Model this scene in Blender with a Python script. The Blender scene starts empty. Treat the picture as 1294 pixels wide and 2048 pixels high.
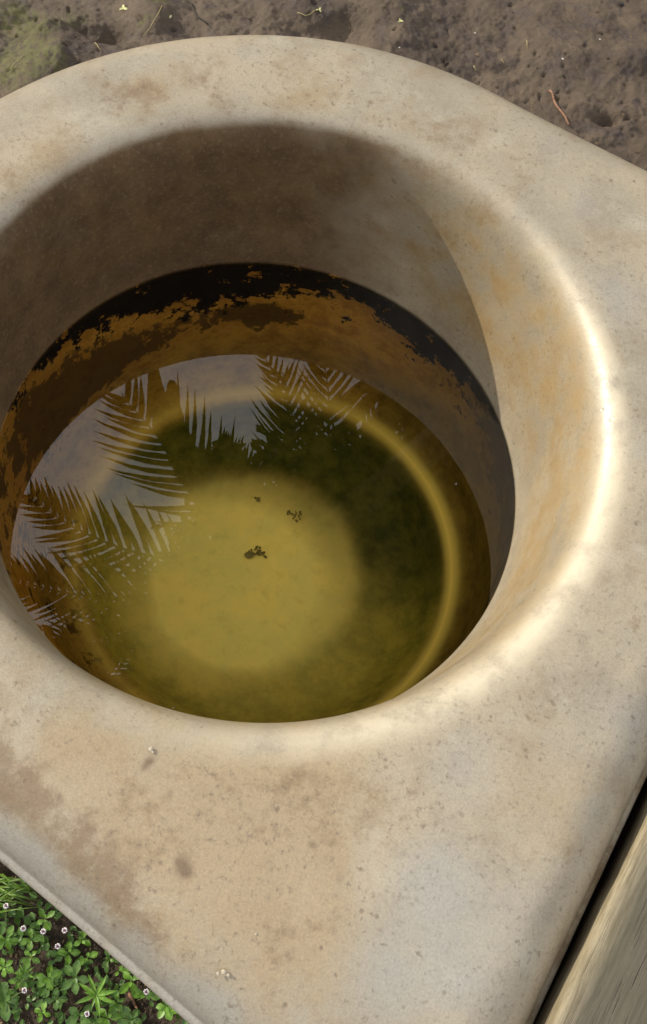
import bpy, bmesh, math, random
import numpy as np
from mathutils import Vector, Matrix, Quaternion

S = bpy.context.scene
C = S.collection
RAD = math.radians
random.seed(7)
rng = np.random.default_rng(11)

# ------------------------------------------------------------------ camera
FPX = 1972.0                                   # focal length in pixels of the 1294 x 2048 photograph
CAM_R = Matrix(((0.97361, -0.22823, 0.0), (0.20649, 0.88084, -0.42601), (0.09723, 0.41477, 0.90472)))
CAM_P = Vector((0.0732, -0.4600, 0.9177))
cd = bpy.data.cameras.new('camera')
cam = bpy.data.objects.new('camera', cd); C.objects.link(cam)
cd.sensor_fit = 'VERTICAL'; cd.sensor_height = 24.0; cd.lens = 24.0 * FPX / 2048.0
cd.clip_start = 0.02; cd.clip_end = 1500
cam.matrix_world = Matrix.Translation(CAM_P) @ CAM_R.to_4x4()
S.camera = cam

# ------------------------------------------------------------------ world and sun
SUN_EL, SUN_TRAVEL = 26.0, -16.0               # elevation, heading of the light (degrees from +x)
SUN_STRENGTH, SKY_STRENGTH, EXPOSURE = 5.0, 0.15, -0.36
w = bpy.data.worlds.new('World'); S.world = w; w.use_nodes = True
nt = w.node_tree; nt.nodes.clear()
out = nt.nodes.new('ShaderNodeOutputWorld'); bg = nt.nodes.new('ShaderNodeBackground')
sky = nt.nodes.new('ShaderNodeTexSky'); sky.sky_type = 'NISHITA'; sky.sun_disc = False
to_sun = Vector((-math.cos(RAD(SUN_TRAVEL)) * math.cos(RAD(SUN_EL)), -math.sin(RAD(SUN_TRAVEL)) * math.cos(RAD(SUN_EL)), math.sin(RAD(SUN_EL))))
sky.sun_elevation = RAD(SUN_EL)
sky.sun_rotation = math.atan2(to_sun.x, to_sun.y)
sky.dust_density = 3.0
tc = nt.nodes.new('ShaderNodeTexCoord'); nz = nt.nodes.new('ShaderNodeTexNoise')
nz.inputs['Scale'].default_value = 2.2; nz.inputs['Detail'].default_value = 5
rp = nt.nodes.new('ShaderNodeValToRGB'); rp.color_ramp.elements[0].position = .25; rp.color_ramp.elements[1].position = .5
mx = nt.nodes.new('ShaderNodeMixRGB'); # thin cloud, four times brighter overhead than at the horizon
sx_ = nt.nodes.new('ShaderNodeSeparateXYZ'); nt.links.new(tc.outputs['Generated'], sx_.inputs[0])
mr = nt.nodes.new('ShaderNodeMapRange'); nt.links.new(sx_.outputs['Z'], mr.inputs['Value']); mr.inputs['To Min'].default_value = .25; mr.inputs['From Max'].default_value = 1
pw = nt.nodes.new('ShaderNodeMath'); pw.operation = 'POWER'; pw.use_clamp = True; nt.links.new(sx_.outputs['Z'], pw.inputs[0]); pw.inputs[1].default_value = 2.0; nt.links.new(pw.outputs[0], mr.inputs['Value'])
hz = nt.nodes.new('ShaderNodeMixRGB'); hz.blend_type = 'MULTIPLY'; hz.inputs['Fac'].default_value = 1; hz.inputs['Color1'].default_value = (13.3, 13.2, 13.4, 1)
nt.links.new(mr.outputs[0], hz.inputs['Color2']); nt.links.new(hz.outputs[0], mx.inputs['Color2'])
nt.links.new(tc.outputs['Generated'], nz.inputs['Vector']); nt.links.new(nz.outputs['Fac'], rp.inputs['Fac'])
nt.links.new(rp.outputs['Color'], mx.inputs['Fac']); nt.links.new(sky.outputs['Color'], mx.inputs['Color1'])
nt.links.new(mx.outputs['Color'], bg.inputs['Color']); bg.inputs['Strength'].default_value = SKY_STRENGTH
nt.links.new(bg.outputs['Background'], out.inputs['Surface'])
sd = bpy.data.lights.new('sun', 'SUN'); sd.energy = SUN_STRENGTH; sd.angle = RAD(0.55); sd.color = (1.0, .9, .74)
sun = bpy.data.objects.new('sun', sd); C.objects.link(sun)
sun.rotation_euler = to_sun.to_track_quat('Z', 'Y').to_euler()
S.view_settings.view_transform = 'Standard'; S.view_settings.look = 'None'
S.view_settings.exposure = EXPOSURE; S.view_settings.gamma = 1; S.view_settings.use_curve_mapping = False
S.cycles.max_bounces = 10; S.cycles.transparent_max_bounces = 16

# ------------------------------------------------------------------ helpers
def ray(px, py):
    return (CAM_R @ Vector(((px - 647) / FPX, -(py - 1024) / FPX, -1))).normalized()
SX, SY = 0.0142, 0.0605                        # the counter slopes slightly
OX, OY = 0.0035, -0.0276                       # its centre
HT = 0.196
GZ = -0.68
def on_ground(px, py, z=GZ):
    d = ray(px, py); return CAM_P + d * ((z - CAM_P.z) / d.z)
def on_top(px, py):
    d = ray(px, py)
    s = (HT + SX * CAM_P.x + SY * CAM_P.y - CAM_P.z) / (d.z - SX * d.x - SY * d.y)
    return CAM_P + d * s
def in_sky(px, py, height):                    # where a reflected ray reaches a height
    d = ray(px, py); p = CAM_P + d * (-CAM_P.z / d.z); d = Vector((d.x, d.y, -d.z))
    return p + d * (height / d.z)

def mesh_obj(name, verts, faces, mat, parent=None, smooth=True, loc=None):
    me = bpy.data.meshes.new(name)
    me.from_pydata([tuple(map(float, v)) for v in verts], [], faces)
    if smooth: me.polygons.foreach_set('use_smooth', [True] * len(me.polygons))
    me.update()
    if mat: me.materials.append(mat)
    o = bpy.data.objects.new(name, me); C.objects.link(o)
    if parent: o.parent = parent
    if loc is not None: o.location = loc
    return o
def tag(o, label=None, cat=None, group=None, kind=None):
    if label: o['label'] = label
    if cat: o['category'] = cat
    if group: o['group'] = group
    if kind: o['kind'] = kind
    return o
def empty(name, loc=(0, 0, 0)):
    o = bpy.data.objects.new(name, None); C.objects.link(o); o.location = loc; o.empty_display_size = .02
    return o
def attr(o, name, vals):
    a = o.data.attributes.new(name, 'FLOAT', 'POINT'); a.data.foreach_set('value', np.asarray(vals, dtype=np.float32))

_tabs = {}
def vnoise(x, y, seed=0):
    if seed not in _tabs: _tabs[seed] = np.random.default_rng(seed + 100).random((256, 256))
    T = _tabs[seed]
    xi, yi = np.floor(x).astype(int), np.floor(y).astype(int)
    fx, fy = x - xi, y - yi
    fx = fx * fx * fx * (fx * (fx * 6 - 15) + 10); fy = fy * fy * fy * (fy * (fy * 6 - 15) + 10)
    a, b = T[xi & 255, yi & 255], T[(xi + 1) & 255, yi & 255]
    c, d = T[xi & 255, (yi + 1) & 255], T[(xi + 1) & 255, (yi + 1) & 255]
    return (a * (1 - fx) + b * fx) * (1 - fy) + (c * (1 - fx) + d * fx) * fy
def fbm(x, y, octv=5, seed=0, gain=.5):
    s = 0; a = 1; t = 0
    for i in range(octv):
        s = s + a * vnoise(x * 2.03 ** i + i * 17.3, y * 2.03 ** i - i * 9.1, seed + i); t += a; a *= gain
    return s / t

class Mat:
    """Small node-graph writer."""
    def __init__(s, name):
        s.m = bpy.data.materials.new(name); s.m.use_nodes = True; s.t = s.m.node_tree; s.t.nodes.clear()
        s.out = s.n('ShaderNodeOutputMaterial')
    def n(s, kind, **kw):
        x = s.t.nodes.new(kind)
        for k, v in kw.items():
            if k.startswith('i_'):
                k = k[2:].replace('_', ' ')
                x.inputs[k].default_value = v
            else: setattr(x, k, v)
        return x
    def l(s, a, b): s.t.links.new(a, b)
    def set(s, inp, v):
        if hasattr(v, 'is_output') or isinstance(v, bpy.types.NodeSocket): s.l(v, inp)
        elif isinstance(v, (tuple, list)): inp.default_value = tuple(v) + ((1,) if len(v) == 3 and len(inp.default_value) == 4 else ())
        else: inp.default_value = v
    def noise(s, scale, detail=6, rough=.6, vec=None, stretch=None, dist=0, offset=0):
        x = s.n('ShaderNodeTexNoise'); x.inputs['Scale'].default_value = scale; x.inputs['Detail'].default_value = detail
        x.inputs['Roughness'].default_value = rough; x.inputs['Distortion'].default_value = dist
        v = vec if vec is not None else s.coord()
        mp = s.n('ShaderNodeMapping'); s.l(v, mp.inputs['Vector'])
        mp.inputs['Location'].default_value = (offset, offset * .7, -offset)
        if stretch: mp.inputs['Scale'].default_value = stretch
        s.l(mp.outputs['Vector'], x.inputs['Vector'])
        return x.outputs['Fac']
    def coord(s):
        if not hasattr(s, '_c'): s._c = s.n('ShaderNodeTexCoord')
        return s._c.outputs['Object']
    def ramp(s, f, a, b):
        x = s.n('ShaderNodeMapRange', interpolation_type='SMOOTHSTEP')
        s.l(f, x.inputs['Value']); s.set(x.inputs['From Min'], a); s.set(x.inputs['From Max'], b)
        return x.outputs['Result']
    def math(s, op, a, b=0.0, clamp=False):
        x = s.n('ShaderNodeMath', operation=op, use_clamp=clamp); s.set(x.inputs[0], a); s.set(x.inputs[1], b); return x.outputs[0]
    def mix(s, f, a, b, mode='MIX'):
        x = s.n('ShaderNodeMixRGB', blend_type=mode); s.set(x.inputs[0], f); s.set(x.inputs[1], a); s.set(x.inputs[2], b)
        return x.outputs[0]
    def attr(s, name):
        return s.n('ShaderNodeAttribute', attribute_name=name).outputs['Fac']
    def bsdf(s, color, rough=.6, bump=None, bstr=.3, bdist=.002, spec=.5, **kw):
        b = s.n('ShaderNodeBsdfPrincipled'); s.set(b.inputs['Base Color'], color); s.set(b.inputs['Roughness'], rough)
        b.inputs['Specular IOR Level'].default_value = spec
        for k, v in kw.items(): s.set(b.inputs[k.replace('_', ' ')], v)
        if bump is not None:
            u = s.n('ShaderNodeBump'); u.inputs['Strength'].default_value = bstr; u.inputs['Distance'].default_value = bdist
            s.l(bump, u.inputs['Height']); s.l(u.outputs['Normal'], b.inputs['Normal'])
        s.l(b.outputs[0], s.out.inputs['Surface']); return b

# ------------------------------------------------------------------ materials
def concrete(name, basin=False):
    m = Mat(name)
    big = m.noise(7, 5, .6, offset=3); mid = m.noise(26, 6, .65); fine = m.noise(210, 4, .7); grain = m.noise(900, 2, .6)
    col = m.mix(m.ramp(big, .36, .62), (.325, .287, .215), (.40, .338, .238))
    col = m.mix(m.math('MULTIPLY', m.ramp(mid, .45, .68), .62), col, (.27, .205, .125))
    pale = m.noise(16, 6, .7, offset=9)
    col = m.mix(m.math('MULTIPLY', m.ramp(pale, .52, .70), .5), col, (.46, .42, .33))
    col = m.mix(m.math('MULTIPLY', m.ramp(m.math('ADD', m.attr('warm'), m.math('SUBTRACT', mid, .5)), .1, .9), .8), col, (.37, .275, .15))
    # brown stains and greyer patches whose places come with the mesh
    st = m.math('ADD', m.attr('stain'), m.math('ADD', m.math('MULTIPLY', m.math('SUBTRACT', mid, .5), 1.3), m.math('MULTIPLY', m.math('SUBTRACT', m.noise(70, 7, .8, offset=12), .5), 2.3)))
    st2 = m.math('MULTIPLY', m.ramp(st, .22, 1.0), m.ramp(m.attr('stain'), .0, .15))
    col = m.mix(m.math('MULTIPLY', st2, .8), col, (.19, .125, .058))
    gr = m.ramp(m.math('ADD', m.attr('grey'), m.math('MULTIPLY', m.math('SUBTRACT', mid, .5), .8)), .15, .9)
    col = m.mix(m.math('MULTIPLY', gr, .75), col, (.345, .338, .305))
    # dark mottling and pin spots
    col = m.mix(m.math('MULTIPLY', m.math('MULTIPLY', m.ramp(fine, .53, .74), m.ramp(m.noise(9, 5, .7, offset=21), .3, .6)), .75), col, (.12, .085, .048))
    sp = m.noise(85, 3, .5, offset=5)
    col = m.mix(m.math('MULTIPLY', m.ramp(sp, .69, .76), .55), col, (.14, .10, .06))
    # small pin marks, scattered
    vo = m.n('ShaderNodeTexVoronoi', feature='F1'); vo.inputs['Scale'].default_value = 70; m.l(m.coord(), vo.inputs['Vector'])
    pin = m.math('MULTIPLY', m.math('SUBTRACT', 1.0, m.ramp(vo.outputs['Distance'], .05, .17)), m.ramp(m.noise(30, 3, .5, offset=2), .55, .62))
    col = m.mix(m.math('MULTIPLY', pin, .55), col, (.12, .085, .05))
    col = m.mix(m.math('MULTIPLY', m.attr('spot'), .8), col, (.13, .075, .03))
    gm = m.math('ADD', m.math('MULTIPLY', m.noise(520, 3, .8, offset=7), 1.5), .27)
    cg = m.n('ShaderNodeCombineColor'); [m.l(gm, cg.inputs[i]) for i in range(3)]
    col = m.mix(.52, col, cg.outputs[0], 'MULTIPLY')
    if basin:
        rim_hl = m.math('MULTIPLY', m.attr('rim_highlight'), m.ramp(mid, .25, .6))
        col = m.mix(m.math('MULTIPLY', rim_hl, .85), col, (.72, .65, .49))
        d = m.attr('wall_brown')
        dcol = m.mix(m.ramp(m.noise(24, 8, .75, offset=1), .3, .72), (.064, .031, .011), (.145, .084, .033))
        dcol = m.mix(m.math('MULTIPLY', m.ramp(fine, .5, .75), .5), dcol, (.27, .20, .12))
        # dark brown tone over the back and left of the wall
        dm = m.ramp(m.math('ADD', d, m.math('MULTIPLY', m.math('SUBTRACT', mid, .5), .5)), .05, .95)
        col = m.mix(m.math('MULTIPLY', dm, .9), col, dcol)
        och = m.math('MULTIPLY', m.attr('ochre'), m.ramp(mid, .3, .62))
        col = m.mix(m.math('MULTIPLY', och, .55), col, (.50, .33, .12))
        # under the water line
        un = m.attr('under')
        a1 = m.noise(30, 9, .76, offset=4, stretch=(1, 1, 1.3)); a2 = m.noise(60, 6, .7, offset=8)
        ucol = m.mix(m.ramp(a1, .35, .6), (.50, .24, .04), (.88, .50, .09))
        ucol = m.mix(m.attr('olive'), ucol, m.mix(m.ramp(a1, .3, .65), (.10, .07, .014), (.24, .165, .035)))
        red = m.ramp(m.math('ADD', m.attr('rust'), m.math('MULTIPLY', m.math('SUBTRACT', a2, .5), 1.8)), .42, .56)
        ucol = m.mix(m.math('MULTIPLY', red, .8), ucol, (.06, .018, .006))
        br = m.ramp(m.math('ADD', m.attr('brown'), m.math('MULTIPLY', m.math('SUBTRACT', a1, .5), 2.2)), .42, .60)
        ucol = m.mix(m.math('MULTIPLY', br, .85), ucol, (.035, .018, .006))
        bk = m.ramp(m.math('ADD', m.attr('black'), m.math('MULTIPLY', m.math('SUBTRACT', a1, .5), 4.2)), .46, .54)
        bk = m.math('MULTIPLY', bk, m.ramp(m.attr('black'), .03, .2))
        ucol = m.mix(bk, ucol, (.0035, .003, .002))
        rg = m.attr('ledge_glow')
        ucol = m.mix(rg, ucol, (1.0, .78, .19))
        fl = m.attr('floor')
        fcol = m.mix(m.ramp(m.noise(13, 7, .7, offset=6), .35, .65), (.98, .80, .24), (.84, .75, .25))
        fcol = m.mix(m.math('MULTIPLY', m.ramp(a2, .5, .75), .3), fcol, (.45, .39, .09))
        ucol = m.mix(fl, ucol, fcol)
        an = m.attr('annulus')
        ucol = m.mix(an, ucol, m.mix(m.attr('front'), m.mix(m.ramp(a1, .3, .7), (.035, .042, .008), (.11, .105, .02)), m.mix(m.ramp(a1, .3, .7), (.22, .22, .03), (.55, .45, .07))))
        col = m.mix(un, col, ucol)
    rough = m.math('ADD', m.math('MULTIPLY', m.ramp(m.noise(48, 6, .7, offset=15), .3, .7), .16), .32)
    h = m.math('ADD', m.math('MULTIPLY', fine, .5), m.math('ADD', m.math('MULTIPLY', grain, .25), m.math('MULTIPLY', mid, .6)))
    h = m.math('SUBTRACT', h, m.math('MULTIPLY', pin, .8))
    bs = m.bsdf(col, rough, h, .3, .0018, spec=.9)
    if basin:   # wet cement under water hardly glints; the brown wall is matt
        m.set(bs.inputs['Specular IOR Level'], m.math('SUBTRACT', m.math('SUBTRACT', .9, m.math('MULTIPLY', un, .86)), m.math('MULTIPLY', dm, .6), True))
        m.set(bs.inputs['Roughness'], m.math('ADD', rough, m.math('MULTIPLY', dm, .35), True))
        m.set(bs.inputs['Coat Weight'], 0.0)
    return m.m
M = {}
M['slab'] = concrete('polished_cement'); M['basin'] = concrete('basin_cement', True)

def mud():
    m = Mat('mud')
    n1 = m.noise(6, 7, .65); n2 = m.noise(60, 7, .7); n3 = m.noise(400, 4, .7); n4 = m.noise(18, 5, .6, offset=3)
    col = m.mix(m.ramp(n1, .35, .65), (.085, .062, .044), (.165, .122, .082))
    col = m.mix(m.math('MULTIPLY', m.ramp(n4, .45, .7), .5), col, (.07, .055, .062))
    col = m.mix(m.math('MULTIPLY', m.ramp(n2, .5, .75), .6), col, (.18, .14, .10))
    moss = m.ramp(m.math('ADD', m.attr('moss'), m.math('MULTIPLY', m.math('SUBTRACT', n2, .5), .9)), .3, .85)
    col = m.mix(m.math('MULTIPLY', m.math('MULTIPLY', moss, m.ramp(n2, .36, .56)), .8), col, m.mix(n4, (.085, .09, .03), (.21, .205, .065)))
    soil = m.attr('soil')
    col = m.mix(soil, col, m.mix(m.ramp(n2, .3, .7), (.03, .02, .013), (.11, .078, .05)))
    col = m.mix(m.math('MULTIPLY', m.ramp(n3, .66, .76), .75), col, (.52, .46, .40))
    col = m.mix(m.math('MULTIPLY', m.ramp(n3, .42, .26), .8), col, (.03, .024, .022))
    h = m.math('ADD', m.math('MULTIPLY', n2, .8), m.math('MULTIPLY', n3, .55))
    m.bsdf(col, .55, h, .8, .008, spec=.35); return m.m
M['mud'] = mud()
def simple(name, c1, c2, scale=30, rough=.6, bump=.3, stretch=None, spec=.4, bdist=.001, **kw):
    m = Mat(name); n = m.noise(scale, 6, .65, stretch=stretch)
    m.bsdf(m.mix(m.ramp(n, .3, .7), c1, c2), rough, n, bump, bdist, spec, **kw); return m.m
M['twig'] = simple('twig_bark', (.13, .06, .035), (.36, .20, .12), 220)
M['dark_twig'] = simple('wet_twig', (.02, .014, .012), (.06, .045, .035), 220)
M['straw'] = simple('straw', (.34, .29, .12), (.5, .42, .2), 90)
M['bud'] = simple('fallen_petal', (.55, .6, .2), (.75, .74, .45), 90)
M['shell'] = simple('shell', (.6, .56, .5), (.85, .82, .77), 200)
M['crumb_pale'] = simple('mineral_crumb', (.42, .37, .27), (.6, .55, .44), 300)
M['pebble'] = simple('pebble', (.012, .012, .014), (.05, .045, .045), 150, rough=.4)
M['crumb'] = simple('soil_crumb', (.05, .036, .026), (.15, .11, .08), 200, rough=.8)
def leaf_mat(name, c1, c2):
    m = Mat(name); n = m.noise(160, 4, .6); oi = m.n('ShaderNodeObjectInfo').outputs['Random']
    c = m.mix(m.ramp(n, .3, .7), c1, c2)
    c = m.mix(m.math('MULTIPLY', oi, .5), c, tuple(v * .55 for v in c1))
    b = m.bsdf(c, .42, n, .25, .0006, .5)
    tr = m.n('ShaderNodeBsdfTranslucent'); m.set(tr.inputs['Color'], (c2[0] * 1.5, c2[1] * 1.5, c2[2])); mi = m.n('ShaderNodeMixShader'); mi.inputs[0].default_value = .25
    m.l(b.outputs[0], mi.inputs[1]); m.l(tr.outputs[0], mi.inputs[2]); m.l(mi.outputs[0], m.out.inputs['Surface']); return m.m
M['leaf'] = leaf_mat('frogfruit_leaf', (.08, .20, .02), (.20, .38, .045))
M['leaf_grey'] = leaf_mat('dull_leaf', (.07, .17, .03), (.16, .29, .06))
M['leaf_bright'] = leaf_mat('bright_leaf', (.13, .32, .03), (.28, .5, .07))
M['grass'] = leaf_mat('grass_blade', (.09, .20, .02), (.2, .32, .04))
M['stem'] = simple('green_stem', (.12, .17, .05), (.2, .22, .08), 90)
M['petal'] = simple('white_petal', (.72, .68, .72), (.85, .83, .84), 300)
M['floret'] = simple('purple_floret', (.10, .03, .07), (.22, .1, .12), 300)
M['palm'] = simple('palm_leaflet', (.012, .024, .007), (.028, .045, .012), 20, rough=.55)
M['palm_stem'] = simple('palm_rachis', (.05, .055, .02), (.09, .09, .03), 20)
M['bark'] = simple('bark', (.06, .05, .04), (.16, .13, .10), 14, rough=.9)
M['canopy'] = simple('canopy_leaf', (.012, .028, .007), (.03, .055, .014), 5)

def wood():
    m = Mat('weathered_wood')
    g = m.noise(22, 7, .72, stretch=(16, 1.1, 6)); g2 = m.noise(34, 4, .6, stretch=(16, .5, 6), offset=2); b = m.noise(9, 4, .6)
    col = m.mix(m.ramp(g, .3, .7), (.095, .084, .060), (.150, .134, .096))
    col = m.mix(m.math('MULTIPLY', m.ramp(b, .4, .66), .65), col, (.075, .078, .046))
    col = m.mix(m.math('MULTIPLY', m.ramp(g2, .62, .655), .8), col, (.03, .025, .018))
    col = m.mix(m.attr('wear'), col, m.mix(m.ramp(g, .35, .65), (.20, .165, .10), (.36, .31, .21)))
    h = m.math('SUBTRACT', m.math('MULTIPLY', g, .5), m.math('MULTIPLY', m.ramp(g2, .55, .72), .8))
    m.bsdf(col, .6, h, .45, .0015, .35); return m.m
M['wood'] = wood()
def water_mat():
    m = Mat('pond_water')
    fr = m.n('ShaderNodeFresnel'); fr.inputs['IOR'].default_value = 1.6
    tr = m.n('ShaderNodeBsdfTransparent'); tr.inputs['Color'].default_value = (1, .97, .84, 1)
    gl = m.n('ShaderNodeBsdfGlossy'); gl.inputs['Roughness'].default_value = .0; gl.inputs['Color'].default_value = (1, 1, 1, 1)
    mi = m.n('ShaderNodeMixShader'); m.l(fr.outputs[0], mi.inputs[0]); m.l(tr.outputs[0], mi.inputs[1]); m.l(gl.outputs[0], mi.inputs[2])
    u = m.n('ShaderNodeBump'); u.inputs['Strength'].default_value = .02; u.inputs['Distance'].default_value = .002
    m.l(m.noise(14, 2, .4), u.inputs['Height']); m.l(u.outputs[0], gl.inputs['Normal'])
    m.l(mi.outputs[0], m.out.inputs['Surface'])
    va = m.n('ShaderNodeVolumeAbsorption'); va.inputs['Color'].default_value = (.93, .80, .18, 1); va.inputs['Density'].default_value = .45
    m.l(va.outputs[0], m.out.inputs['Volume']); return m.m
M['water'] = water_mat()

# ------------------------------------------------------------------ ground: one sheet, finely modelled near the counter
def graded(lo, hi, step):
    core = np.arange(lo, hi + step, step); outw = [core[-1]]; inw = [core[0]]; d = step
    while outw[-1] < 260: d *= 1.22; outw.append(outw[-1] + d)
    d = step
    while inw[-1] > -260: d *= 1.22; inw.append(inw[-1] - d)
    return np.concatenate([inw[:0:-1], core, outw[1:]])
gx, gy = graded(-1.0, .9, .0038), graded(-.8, 1.95, .0038)
X, Y = np.meshgrid(gx, gy, indexing='ij')
def gblob(px, py, rpx, sy=1.0, ang=0):
    c = on_ground(px, py); r = rpx / 1230.0; a = RAD(ang)
    u = (X - c.x) * math.cos(a) + (Y - c.y) * math.sin(a); v = -(X - c.x) * math.sin(a) + (Y - c.y) * math.cos(a)
    return np.exp(-(u / r) ** 2 - (v / (r * sy)) ** 2)
sm_ = lambda x, a, b: np.clip((x - a) / (b - a), 0, 1) ** 2
wx, wy = X + .05 * fbm(X * 9, Y * 9, 3, 40), Y + .05 * fbm(X * 9, Y * 9, 3, 50)
Z = .10 * (fbm(wx * 3.2, wy * 3.2, 3, 1) - .5) + .040 * (fbm(wx * 11, wy * 11, 4, 2) - .5) + .007 * (fbm(X * 60, Y * 60, 4, 3, .65) - .5)
Z += .006 * (fbm(X * 170, Y * 170, 3, 8, .7) - .5)
Z -= .012 * sm_(fbm(X * 60 + 3 * fbm(X * 20, Y * 20, 2, 4), Y * 60, 2, 18), .82, .90)
for px, py, r, d, sy, ang in ((215, 65, 55, .06, .8, 20), (160, 45, 32, .025, 1, 0), (690, 70, 85, .055, .6, 15), (1215, 240, 32, .030, .42, 8), (1190, 240, 55, .01, .6, 0), (40, 60, 70, .02, 1, 0), (600, 70, 60, .02, 1, 0)):
    Z -= d * gblob(px, py, r, sy, ang)
for px, py, r, d in ((90, 70, 55, .025), (290, 60, 45, .018), (800, 60, 90, .018), (1130, 70, 140, .012), (330, 30, 60, .02), (120, 130, 40, .02)):
    Z += d * gblob(px, py, r)
for px, py, r in ((1243, 10, 7), (1166, 101, 4), (1125, 137, 5), (1090, 148, 4), (960, 24, 4), (1030, 55, 4), (870, 95, 4), (905, 135, 4), (1245, 180, 4), (1010, 38, 4), (1190, 60, 3), (930, 200, 4), (1140, 200, 3)):
    Z -= .012 * gblob(px, py, r)
fade = np.clip((2.5 - np.hypot(X, Y)) / 1.0, 0, 1)
Z = GZ + Z * fade + .06 * (1 - fade) * (fbm(X * .5, Y * .5, 3, 5) - .5)
nx, ny = X.shape
idx = np.arange(nx * ny).reshape(nx, ny)
faces = np.stack([idx[:-1, :-1], idx[1:, :-1], idx[1:, 1:], idx[:-1, 1:]], -1).reshape(-1, 4)
V = np.stack([X, Y, Z], -1).reshape(-1, 3)
me = bpy.data.meshes.new('ground'); me.vertices.add(len(V)); me.vertices.foreach_set('co', V.ravel())
me.loops.add(faces.size); me.loops.foreach_set('vertex_index', faces.ravel().astype(np.int32))
me.polygons.add(len(faces)); me.polygons.foreach_set('loop_start', np.arange(0, faces.size, 4, dtype=np.int32))
me.polygons.foreach_set('use_smooth', [True] * len(faces)); me.update(calc_edges=True); me.validate()
ground = bpy.data.objects.new('ground', me); C.objects.link(ground); me.materials.append(M['mud'])
tag(ground, kind='structure')
moss = sum(a * gblob(px, py, r, sy, an) for px, py, r, a, sy, an in ((70, 90, 75, 1., 1.5, 0), (10, 140, 85, 1., 1, 0), (30, 15, 75, .9, 1, 0), (150, 20, 60, .5, 1, 0), (320, 20, 45, .9, .5, 50), (290, 60, 40, .8, .5, 45), (560, 5, 50, .4, .4, 0), (120, 150, 50, .6, 1, 0), (800, 45, 10, .9, 1, 0)))
attr(ground, 'moss', np.clip(moss, 0, 1).ravel())
c = on_ground(120, 1950)
attr(ground, 'soil', (np.clip(1.4 - np.hypot(X - c.x, Y - c.y) / .42, 0, 1) ** .5).ravel())
from mathutils.bvhtree import BVHTree
def gz(x, y):
    i = min(max(np.searchsorted(gx, x), 1), nx - 1); j = min(max(np.searchsorted(gy, y), 1), ny - 1)
    return float(Z[i, j])
def ground_pt(px, py):
    p = on_ground(px, py)
    for _ in range(3): p = on_ground(px, py, gz(p.x, p.y))
    return p

# ------------------------------------------------------------------ the sink: cement counter with a round basin
sink = empty('sink', (OX, OY, GZ))
tag(sink, 'beige stained cement counter with a round basin full of greenish water', 'sink')
NA = 1080
TH = np.linspace(0, 2 * np.pi, NA, endpoint=False)
ANG = RAD(-20.7); RO, END, RCN = .422, .4275, .064
BOX, BOY = .0135 * math.cos(ANG + math.pi / 2), .0135 * math.sin(ANG + math.pi / 2)
def boundary(th):
    lo = np.zeros_like(th); hi = np.ones_like(th) * .8
    def inside(x, y):
        e1 = x * math.cos(ANG) + y * math.sin(ANG); q = -x * math.sin(ANG) + y * math.cos(ANG); e2 = np.abs(q)
        k = np.clip((q / (np.hypot(e1, q) + 1e-9) + .95) / 1.1, 0, 1); k = k * k * (3 - 2 * k)
        ro = RO + .011 * k
        a = (e1 <= 0) & (np.hypot(e1, e2) <= ro)
        side = ro + np.where(q < 0, .068, .042) * np.maximum(e1, 0) ** 1.3 / .3 ** .3; end = END - .03 * (q + .1)
        q1, q2 = np.maximum(e1 - (end - RCN), 0), np.maximum(e2 - (side - RCN), 0)
        return a | ((e1 > 0) & (np.hypot(q1, q2) <= RCN))
    for _ in range(40):
        mid = (lo + hi) / 2; ins = inside(mid * np.cos(th), mid * np.sin(th))
        lo = np.where(ins, mid, lo); hi = np.where(ins, hi, mid)
    return lo
B = np.stack([boundary(TH) * np.cos(TH) + BOX, boundary(TH) * np.sin(TH) + BOY], 1)
T_ = np.roll(B, -1, 0) - np.roll(B, 1, 0); T_ /= np.linalg.norm(T_, axis=1)[:, None]
NB = np.stack([T_[:, 1], -T_[:, 0]], 1)
def ring_faces(nr, base=0, na=NA, flip=False):
    f = []
    for i in range(nr - 1):
        a, b = base + i * na, base + (i + 1) * na
        for j in range(na):
            k = (j + 1) % na
            f.append((a + j, b + j, b + k, a + k) if not flip else (a + j, a + k, b + k, b + j))
    return f
RSEAM = .338
def top_z(x, y): return SX * x + SY * y
rings = []
seam = np.stack([RSEAM * np.cos(TH), RSEAM * np.sin(TH)], 1)
inner_off = B - NB * .056
zs = []
for t in np.linspace(0, 1, 80):
    q = seam * (1 - t) + inner_off * t; rings.append(q); zs.append(np.full(NA, HT))
for s, dz in ((.050, -.0004), (.044, -.0014), (.038, -.0032), (.032, -.0058), (.0265, -.009), (.0215, -.0128), (.0175, -.0167), (.0142, -.0207), (.0112, -.025), (.0092, -.029), (.0078, -.033), (.0071, -.0365), (.0068, -.0395), (.0064, -.0408), (.0052, -.0412), (.0030, -.0416), (.0012, -.0427), (.0002, -.045), (0, -.049), (.0006, -.053), (.003, -.056), (.012, -.0575), (.03, -.057), (.06, -.057)):
    rings.append(B - NB * s); zs.append(np.full(NA, HT + dz))
P = np.concatenate(rings); z = np.concatenate(zs)
wob = .0016 * (fbm(P[:, 0] * 9 + 5, P[:, 1] * 9, 3, 20) - .5) * np.clip((np.hypot(P[:, 0], P[:, 1]) - RSEAM) / .02, 0, 1)
Vs = np.stack([P[:, 0] + OX, P[:, 1] + OY, z + wob], 1); Vs[:, 2] += top_z(Vs[:, 0], Vs[:, 1])
Vs -= np.array([OX, OY, GZ])
slab = mesh_obj('countertop', Vs, ring_faces(len(rings)), M['slab'], sink)
tx, ty = Vs[:, 0] + OX, Vs[:, 1] + OY
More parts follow.
